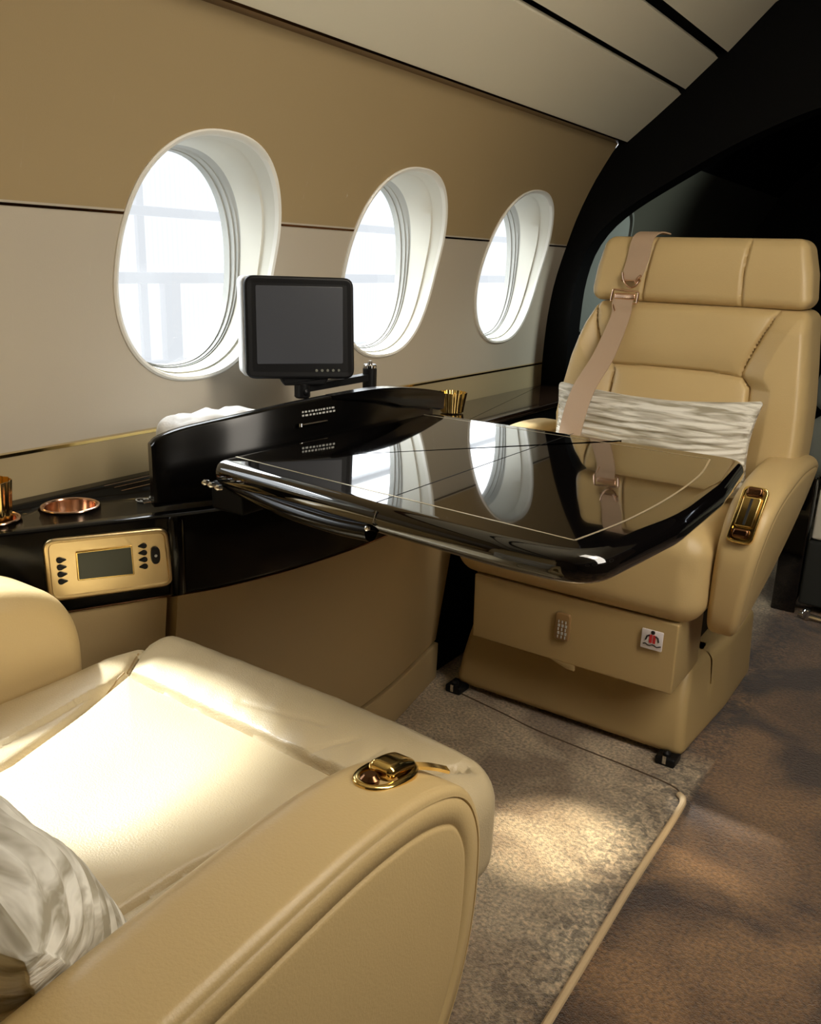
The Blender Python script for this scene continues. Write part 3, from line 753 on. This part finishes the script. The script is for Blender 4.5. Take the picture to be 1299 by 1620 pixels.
# seat cushion
def cush_fn(p, n):
    q = p.copy(); t = (p.x-.35)/.28
    if n.z > .05:
        d = polydist(p.x, p.y, [[(.12,1.53),(.135,1.62),(.13,2.0)],[(.575,1.53),(.565,1.62),(.57,2.0)],[(.135,1.62),(.565,1.62)]])
        q.z += n.z*(.010*(1-t*t)-.005*exp(-(d/.003)**2)+.003*noise.noise(p*9))
    if n.y < -.05:
        d = polydist(p.x, p.z, [[(.600,.56),(.598,.48),(.590,.42),(.588,.30)]])
        q.y += -n.y*(.004*exp(-(d/.003)**2)-.010*(1-t*t))
    return q
bm = NB(); rgrid(bm, (.072,1.552,.335), (.626,1.95,.530), .052, (110,40,14), cush_fn); link('seat_cushion', bm, LEATHER, fs, sharp=80)
# vest drawer
dr = NB(); rgrid(dr, (.130,1.572,.186), (.588,1.75,.338), .004, (6,2,4), lambda p, n: Vector((p.x, p.y+(p.z-.19)*-.03, p.z+(p.x-.13)*.002)))
drw = link('vest_drawer', dr, CREAM_P, fs)
bm = NB(); slab(bm, rpoly([(.326,.188),(.380,.188),(.380,.174),(.362,.174),(.326,.186)], .0005, 1), 1.573, 1.580, .001, 2, lambda u, v, w: (u, w, v)); link('pull_tab', bm, CREAM_P, drw)
bm = NB(); slab(bm, rpoly([(.332,.240),(.366,.240),(.366,.302),(.332,.302)], .008, 4), 1.562, 1.571, .003, 3, lambda u, v, w: (u, w, v)); link('latch_plate', bm, mat('tan_latch', srgb(150,118,76), .3), drw)
bm = NB()
for k in range(3):
    for j in range(5): box(bm, (.340+.008*k, 1.5605, .246+.0085*j), (.3425+.008*k+.002*(j % 2), 1.562, .252+.0085*j), .0003)
link('latch_print', bm, PRINT, drw)
sg = NB(); slab(sg, rpoly([(.518,.276),(.561,.276),(.561,.317),(.518,.317)], .002, 2), 1.5625, 1.5655, .0005, 2, lambda u, v, w: (u, w, v)); sgn = link('vest_sign', sg, LABELW, drw)
sgn['label'] = 'white life vest pictogram label'
bm = NB(); slab(bm, [tuple(p) for p in oval((.5405,.3125), .0042,.0042, 16, 2)], 1.5618, 1.5627, .0002, 1, lambda u, v, w: (u, w, v))
for s_ in (-1, 1):
    tube(bm, [(.5405+s_*.006,1.562,.306),(.5405+s_*.011,1.562,.303),(.5405+s_*.013,1.562,.295)], .0016, 6)
tube(bm, [(.523+.0045*k, 1.562, .2855+.0018*sin(k*1.8)) for k in range(9)], .0011, 6)
link('pictogram', bm, INK, sgn)
bm = NB(); slab(bm, rpoly([(.534,.290),(.540,.290),(.540,.308),(.534,.307)], .001, 2), 1.5616, 1.5627, .0002, 1, lambda u, v, w: (u, w, v)); slab(bm, rpoly([(.5415,.290),(.547,.290),(.547,.307),(.5415,.308)], .001, 2), 1.5616, 1.5627, .0002, 1, lambda u, v, w: (u, w, v)); link('pictogram_vest', bm, REDM, sgn)
# floor shroud
def shr(p, n):
    t = p.z/.19; q = p.copy(); q.y += .055*t*t if p.y < 1.8 else 0
    k = max(0, min(1, (p.y-1.66)/.25)); c = .33
    half = .282-.020*t+.015*k*(1+.6*t); q.x = c+(p.x-c)/.282*half*(1 if p.x > c else 1)
    return q
bm = NB(); rgrid(bm, (.048,1.640,.012), (.612,2.15,.200), .022, (20,20,8), shr); link('floor_shroud', bm, CREAM_P, fs, sharp=80)
bm = NB(); box(bm, (.14,1.70,.15), (.56,2.05,.34), .01); link('pedestal', bm, BLACKM, fs)
for (x, y) in ((.062,1.628),(.580,1.634)):
    bm = NB(); box(bm, (x-.020,y-.018,.0), (x+.022,y+.03,.020), .005); lathe(bm, [(.001,.0),(.009,.001),(.009,.008),(.004,.012)], (x, y-.004, .018), 14); f_ = link('track_foot', bm, BLACKP, fs)
    bm = NB(); box(bm, (x-.004,y-.0195,.006), (x+.004,y-.0175,.024), .0008); link('clip', bm, CHROME, f_)
# arms
FA = [(2.02,.615),(1.90,.632),(1.78,.628),(1.68,.612),(1.615,.578),(1.583,.51),(1.588,.42),(1.612,.335),(1.655,.312),(1.74,.335),(1.86,.392),(1.96,.47),(2.02,.55)]
def far_arm(x0, x1, out):
    def mp(u, v, w):
        k = max(0, min(1, (.60-v)/.28)); t = (w-x0)/(x1-x0); t = t if out > 0 else 1-t; return (w-out*k*(.012+.030*t), u, v)
    b = NB(); slab(b, arm_outline(FA), x0, x1, .022, 6, mp, top=[(.024,-.0015),(.026,0)], crown=.006, bcrown=.004)
    return link('armrest', b, LEATHER, fs, sharp=70)
ar = far_arm(.634, .722, 1); far_arm(.052, .128, -1)
# gold recliner control on the aisle arm
gd = Vector((0,.040,.098)).normalized(); gn = Vector((0,-gd.z,gd.y)); gc = Vector((.676,1.596,.573)); gx = Vector((1,0,0))
gn = Vector((0,-gd.z,gd.y))
def gm(u, v, w): return gc+gx*u+gd*v+gn*w+Vector((.10*v,0,0))
bm = NB(); slab(bm, rpoly([(-.023,-.054),(.023,-.054),(.023,.054),(-.023,.054)], .013, 5), -.012, .004, .002, 3, gm, top=[(.005,0),(.006,-.003)]); rc = link('recline_control', bm, GOLD, ar)
rc['label'] = 'gold recline control plate'
bm = NB(); slab(bm, rpoly([(-.016,-.024),(.016,-.024),(.016,.034),(-.016,.034)], .005, 3), 0, .009, .0025, 3, gm); link('slider_plate', bm, GOLD, ar)
bm = NB(); slab(bm, rpoly([(-.0024,-.020),(.0024,-.020),(.0024,.030),(-.0024,.030)], .0018, 3), .007, .0100, .0004, 2, gm); link('slot', bm, INK, ar)
for v_ in (-.036, .043):
    bm = NB(); slab(bm, rpoly([(-.014,v_-.009),(.014,v_-.009),(.014,v_+.009),(-.014,v_+.009)], .006, 3), 0, .012, .0045, 4, gm); link('roller', bm, BRONZE, ar)
# belt : shoulder strap, D-ring, adjuster, lap strap
def by(z, off=.016): return yb(z)-off
bm = NB(); ribbon(bm, [((.276,by(1.076)+.07,1.078),(.327,by(1.076)+.07,1.078)),((.268,by(1.07,-.01),1.079),(.319,by(1.07,-.01),1.079)),((.262,by(1.06),1.062),(.312,by(1.06),1.062)),((.258,by(1.02),1.02),(.309,by(1.02),1.02)),((.256,by(.985,.02),.985),(.302,by(.985,.02),.985)),((.264,by(.968,.02),.970),(.294,by(.968,.02),.970))], .003); belt = link('shoulder_belt', bm, WEB, fs)
bm = NB(); ribbon(bm, [((.246,by(.935,.022),.940),(.292,by(.935,.022),.938)),((.243,by(.92,.024),.920),(.291,by(.92,.024),.918)),((.246,by(.89,.026),.890),(.291,by(.89,.026),.890)),((.232,by(.80,.060),.805),(.284,by(.80,.060),.805)),((.226,1.795,.738),(.279,1.795,.738)),((.226,1.748,.665),(.278,1.748,.665)),((.232,1.728,.60),(.282,1.728,.60)),((.245,1.725,.552),(.295,1.725,.552))], .003); link('lap_belt', bm, WEB, fs)
bm = NB(); Y_ = by(.965,.024)
tube(bm, catmull([(.258,Y_,.990),(.262,Y_,.974),(.270,Y_,.962),(.281,Y_,.957),(.293,Y_,.963),(.300,Y_,.976)], 4, False), .0022, 8)
tube(bm, [(.256,Y_,.972),(.302,Y_,.972)], .002, 8); tube(bm, catmull([(.290,Y_,.968),(.296,Y_-.003,.978),(.303,Y_-.004,.984)], 3, False), .003, 8)
link('belt_hook', bm, CHROME if False else ROSE, belt)
bm = NB(); Y_ = by(.935,.024)
tube(bm, [(p[0],Y_,p[1]) for p in rpoly([(.238,.925),(.300,.922),(.303,.948),(.242,.952)], .004, 3)], .0024, 8, True)
box(bm, (.246,Y_-.004,.930), (.296,Y_+.004,.944), .004); tube(bm, [(.246,Y_-.004,.918),(.252,Y_-.005,.905),(.247,Y_-.005,.888)], .0024, 8)
link('belt_buckle', bm, ROSE, belt)

# pillow on far seat
pil = thing('pillow', 'striped cream lumbar pillow leaning on the far seat behind the table', 'pillow', (.40,1.83,.56), 'striped linen pillows on the seats')
def pil_fn(cx, cz, W, H, T):
    def f(p, n):
        u = (p.x-cx)/(W/2); v = (p.z-cz)/(H/2)
        th = max(.06, (1-abs(u)**3.2))**.55*max(.06, (1-abs(v)**2.6))**.55
        q = Vector((p.x-.010*u*abs(u)*(1-v*v)*0-.012*u*(1-abs(u))*0, p.y*th, p.z))
        q.x -= .016*u*(1-v*v); q.z -= .012*v*(1-u*u)*0
        q.y += .0032*sin(p.z*430+3*noise.noise(Vector((p.x*9, p.z*14, 2))))*min(1, th*1.2)+.006*noise.noise(Vector((p.x*14, p.z*10, 7)))
        return q
    return f
bm = NB(); f0 = pil_fn(0, 0, .455, .20, .13)
def far_p(p, n):
    q = f0(p, n); a = radians(-11)
    return Vector((.397+q.x, 1.828+q.y*cos(a)-q.z*sin(a)*1, .628+q.z*cos(a)+.018*(q.x/.22)**2+.012*q.x))
rgrid(bm, (-.2275,-.060,-.10), (.2275,.060,.10), .01, (110,3,70), far_p); link('pillow_cover', bm, PILLOW, pil, sharp=80)

# ---- near seat
ns = thing('cabin_seat', 'cream leather seat in the foreground with sunlit cushion, seen from behind its armrest', 'seat', (.33,.42,0), 'cream leather cabin seats')
SEAMS = [[(.052,.742),(.116,.655)],[(.116,.655),(.33,.648),(.52,.642)],[(.52,.642),(.60,.74)],[(.116,.655),(.150,.56),(.188,.44),(.205,.20)],[(.52,.642),(.497,.56),(.47,.44),(.455,.20)]]
def inside(x, y):
    if y > .650: return False
    t = (.655-y)/.45; return .116+.09*t < x < .52-.065*t
def near_c(p, n):
    q = p.copy(); s = max(0, min(1, (p.y-.585)/.06)); s = s*s*(3-2*s)
    q.x = p.x+(.028*s if p.x > .33 else -.004*s)*abs(p.x-.33)/.26
    q.y = p.y-.018*max(0, (q.x-.33)/.3)**2
    if n.z > .02:
        d = polydist(q.x, q.y, SEAMS); ins = inside(q.x, q.y)
        h = -.010*exp(-(d/.0036)**2)
        if ins: h += -.003+.012*(1-exp(-d/.05))+.004*noise.noise(Vector((q.x*10, q.y*7, 3)))
        else: h += .010*(1-exp(-d/.02))
        # puckers in the front bolster leather
        if not ins and q.y > .65: 
            h += .0016*noise.noise(Vector((q.x*34+q.y*20, q.y*12, 1)))-.0022*exp(-(segdist(q.x, q.y, (.44,.655), (.47,.70))/.004)**2)-.002*exp(-(segdist(q.x, q.y, (.50,.65), (.505,.70))/.004)**2)-.0015*exp(-(segdist(q.x, q.y, (.30,.68), (.42,.70))/.005)**2)
        q.z += n.z*h
    return q
bm = NB(); rgrid(bm, (.048,.12,.315), (.603,.790,.458), .042, (190,230,8), near_c); link('seat_cushion', bm, LEATHER_N, ns, sharp=80)
NA = [(-.10,.530),(.05,.568),(.20,.583),(.34,.592),(.44,.594),(.52,.583),(.576,.556),(.606,.508),(.612,.45),(.604,.38),(.578,.315),(.53,.262),(.44,.225),(.28,.21),(.10,.215),(-.06,.26),(-.12,.38),(-.13,.49)]
def near_arm(x0, x1, flip, dz=0, dy=0):
    if flip: mp = lambda u, v, w: (x0+x1-w, u+dy, v+dz)
    else: mp = lambda u, v, w: (w, u, v+dz)
    b = NB(); slab(b, [tuple(p) for p in catmull(NA, 8)], x0, x1, .034, 8, mp, top=[(.0085,.0002),(.0092,-.0022),(.0100,-.0022),(.0108,.0004),(.022,.0007),(.0312,.0003),(.0322,-.0012),(.0332,-.0012),(.0345,.0008),(.038,.0014)], crown=.005, r1=.008)
    return link('armrest', b, LEATHER, ns, sharp=75)
na = near_arm(.588, .686, False); near_arm(-.052, .050, True, .006, .035)
# recliner latch on top of the aisle arm
lc = Vector((.640,.515,.5835))
def lm(u, v, w): return lc+Vector((1,0,0))*u+Vector((0,cos(-.16),sin(-.16)))*v+Vector((0,.16,1))*w
bm = NB(); slab(bm, [tuple(p) for p in oval((0,0), .021,.036, 32, 2.3)], -.004, .0045, .0025, 3, lm, top=[(.005,0),(.007,-.004)]); lt = link('recline_latch', bm, GOLD, na); lt['label'] = 'gold recline latch with domed handle'
bm = NB()
for iu in range(1): pass
rgrid(bm, (-.013,-.012,.0), (.013,.030,.014), .0065, (8,10,3), lambda p, n: lm(p.x, p.y, p.z*(1-.35*(p.y/.03)**2 if p.y > 0 else 1))); link('latch_handle', bm, GOLD, na)
bm = NB(); lathe(bm, [(.001,0),(.008,0),(.0085,.006),(.005,.009),(.001,.009)], lm(-.001,-.021,.0), 20); link('latch_button', bm, BRONZE, na)
bm = NB(); ribbon(bm, [((.640,.546,.5795),(.652,.546,.5795)),((.650,.565,.573),(.660,.562,.573)),((.662,.577,.568),(.669,.572,.568))], .003); link('latch_strip', bm, GOLD, na)
def seam_thread(polys, fn, nrm, z, parent, r=.0011):
    for P_ in polys:
        pts = []
        for a, b_ in zip(P_, P_[1:]):
            n_ = max(2, int(math.dist(a, b_)/.008))
            for k in range(n_): pts.append((a[0]+(b_[0]-a[0])*k/n_, a[1]+(b_[1]-a[1])*k/n_))
        pts.append(P_[-1])
        b = NB(); tube(b, [fn(p) for p in pts], r, 6); link('seam', b, STITCH, parent)
seam_thread([[(.080,.704),(.114,.658)],[(.118,.655),(.33,.648),(.515,.642)],[(.116,.652),(.150,.56),(.188,.44),(.205,.20)]], lambda p: near_c(Vector((p[0], p[1], .458)), Vector((0,0,1)))+Vector((0,0,.0005)), 1, 0, ns, .0013)
# back, shell, base
def nback(p, n):
    q = p.copy(); q.y -= (p.z-.44)*.34; 
    if n.y > .1: q.y += .02*cos((p.x-.33)/.26*pi/2)
    return q
bm = NB(); rgrid(bm, (.060,-.01,.40), (.590,.12,.92), .045, (14,4,16), nback); link('backrest', bm, LEATHER, ns, sharp=80)
bm = NB(); rgrid(bm, (.10,-.02,.93), (.55,.09,1.07), .035, (10,4,8), nback); link('headrest', bm, LEATHER, ns, sharp=80)
bm = NB(); box(bm, (.14,.16,.16), (.52,.60,.33), .01); link('pedestal', bm, BLACKM, ns)
bm = NB(); rgrid(bm, (.08,.08,.012), (.56,.66,.18), .03, (4,4,4)); link('floor_shroud', bm, CREAM_P, ns, sharp=80)
# near pillow
pn = thing('pillow', 'striped cream pillow in the bottom left corner on the foreground seat', 'pillow', (.36,.28,.46), 'striped linen pillows on the seats')
f1 = pil_fn(0, 0, .36, .21, .14)
def near_p(p, n):
    q = f1(p, n); a = radians(-24); y = q.y*cos(a)-q.z*sin(a)*-1; z = q.z*cos(a)+q.y*sin(a)*-1
    y, z = q.y*cos(a)+q.z*sin(a), -q.y*sin(a)+q.z*cos(a)
    return Vector((.425+q.x, .258+y, .512+z))
rgrid(bm := NB(), (-.18,-.075,-.105), (.18,.075,.105), .012, (110,4,90), near_p); link('pillow_cover', bm, PILLOW, pn, sharp=80)

# ================================================================ AFT DIVAN seen past the far seat
dv = thing('divan', 'dark divan with a pale side panel just past the far seat at the right edge', 'divan', (.95,3.05,0))
bm = NB(); box(bm, (.632,2.70,.03), (1.6,3.5,.235), .01); link('divan_base', bm, DGREY, dv)
bm = NB(); box(bm, (.640,2.70,.240), (.70,3.5,.395), .008); link('side_panel', bm, CREAMW, dv)
bm = NB(); box(bm, (.56,2.69,.0), (.630,2.74,.43), .004); link('end_frame', bm, BLACK, dv)
bm = NB(); lathe(bm, [(.010,.0),(.012,.004),(.012,.03),(.009,.034)], (.668,2.66,0), 20); tube(bm, [(.645,2.66,.014),(.72,2.66,.010)], .009, 10); link('foot', bm, CHROME, dv)
bm = NB(); box(bm, (.70,2.72,.24), (1.6,3.5,.40), .03); link('seat_pad', bm, GREYC, dv)
for k, (z0, z1, x0) in enumerate(((.41,.595,.565),(.602,.745,.57),(.752,.90,.565))):
    b = NB(); rgrid(b, (x0,2.76,z0), (x0+.42,2.92,z1), .05, (10,4,4), lambda p, n: p+Vector((.006*noise.noise(p*14), .01*noise.noise(p*9), 0)))
    tag(link('cushion', b, GREYC), ('grey cushion at the foot of the stack beyond the far seat', 'grey cushion in the middle of the stack beyond the far seat', 'grey cushion topmost of the stack beyond the far seat')[k], 'cushion', 'grey cushions on the aft divan')

# ================================================================ LIGHT
def area(name, loc, target, sx, sy, power, col, spread=180):
    l = bpy.data.lights.new(name, 'AREA'); l.shape = 'RECTANGLE'; l.size = sx; l.size_y = sy; l.energy = power; l.color = col; l.spread = radians(spread)
    o = bpy.data.objects.new(name, l); COL.objects.link(o); o.location = loc
    o.rotation_euler = (Vector(target)-Vector(loc)).to_track_quat('-Z', 'Y').to_euler(); return o
def spot(name, loc, target, ang, power, col, blend=.4, rad=.03):
    l = bpy.data.lights.new(name, 'SPOT'); l.spot_size = radians(ang); l.spot_blend = blend; l.energy = power; l.color = col; l.shadow_soft_size = rad
    o = bpy.data.objects.new(name, l); COL.objects.link(o); o.location = loc
    o.rotation_euler = (Vector(target)-Vector(loc)).to_track_quat('-Z', 'Y').to_euler(); return o
area('cabin_wash_light', (1.30,1.0,1.68), (0,1.2,.95), .4, 1.7, 20, (1,.92,.80))
area('ceiling_wash_light', (.95,.9,1.82), (.5,.9,.3), .35, 2.2, 19, (1,.91,.77))
area('sky_glow', (-1.0,1.3,2.0), (-.2,1.3,.95), 3.4, .7, 115, (.93,.97,1))
spot('sun_beam', (-2.5,.515,3.35), (-.2,.515,.985), 10.5, 2600, (.90,.95,1), .1, .10)
spot('sun_beam_aft', (-2.5,1.72,3.35), (-.2,1.70,.985), 9, 1500, (.95,.97,1), .1, .10)
spot('carpet_patch_spot', (1.30,1.9,1.55), (.50,1.26,0), 9, 290, (1,.88,.66), .8, .02)  # added spot, makes the sunlit patch on the carpet
area('aft_fill', (.7,3.3,1.6), (-.2,2.95,.95), .3, .3, 3.0, (.9,1,.95), 70)  # added fill to lift the aft wall, no fitting there
spot('aisle_patch_spot', (1.50,1.9,1.55), (.76,1.40,0), 8, 110, (1,.85,.62), .9, .03)  # added spot for the dimmer light patch on the aisle carpet

wd = bpy.data.worlds.new('world'); scn.world = wd; wd.use_nodes = True
wd.node_tree.nodes['Background'].inputs[0].default_value = (.85,.92,1,1); wd.node_tree.nodes['Background'].inputs[1].default_value = 1.0

# ================================================================ CAMERA
cam = bpy.data.cameras.new('camera'); co = bpy.data.objects.new('camera', cam); COL.objects.link(co)
r = Vector((.826,.563,.033)); f = Vector((-.533,.798,-.282)); f.normalize(); r = (r-f*r.dot(f)).normalized(); u = r.cross(f)
M = Matrix((r, u, -f)).transposed().to_4x4(); M.translation = Vector((1,0,1)); co.matrix_world = M
cam.sensor_fit = 'VERTICAL'; cam.sensor_height = 36; cam.sensor_width = 36; cam.lens = 36*1354/1620; cam.clip_start = .02
scn.camera = co
scn.view_settings.view_transform = 'Standard'; scn.view_settings.look = 'None'; scn.view_settings.exposure = 0
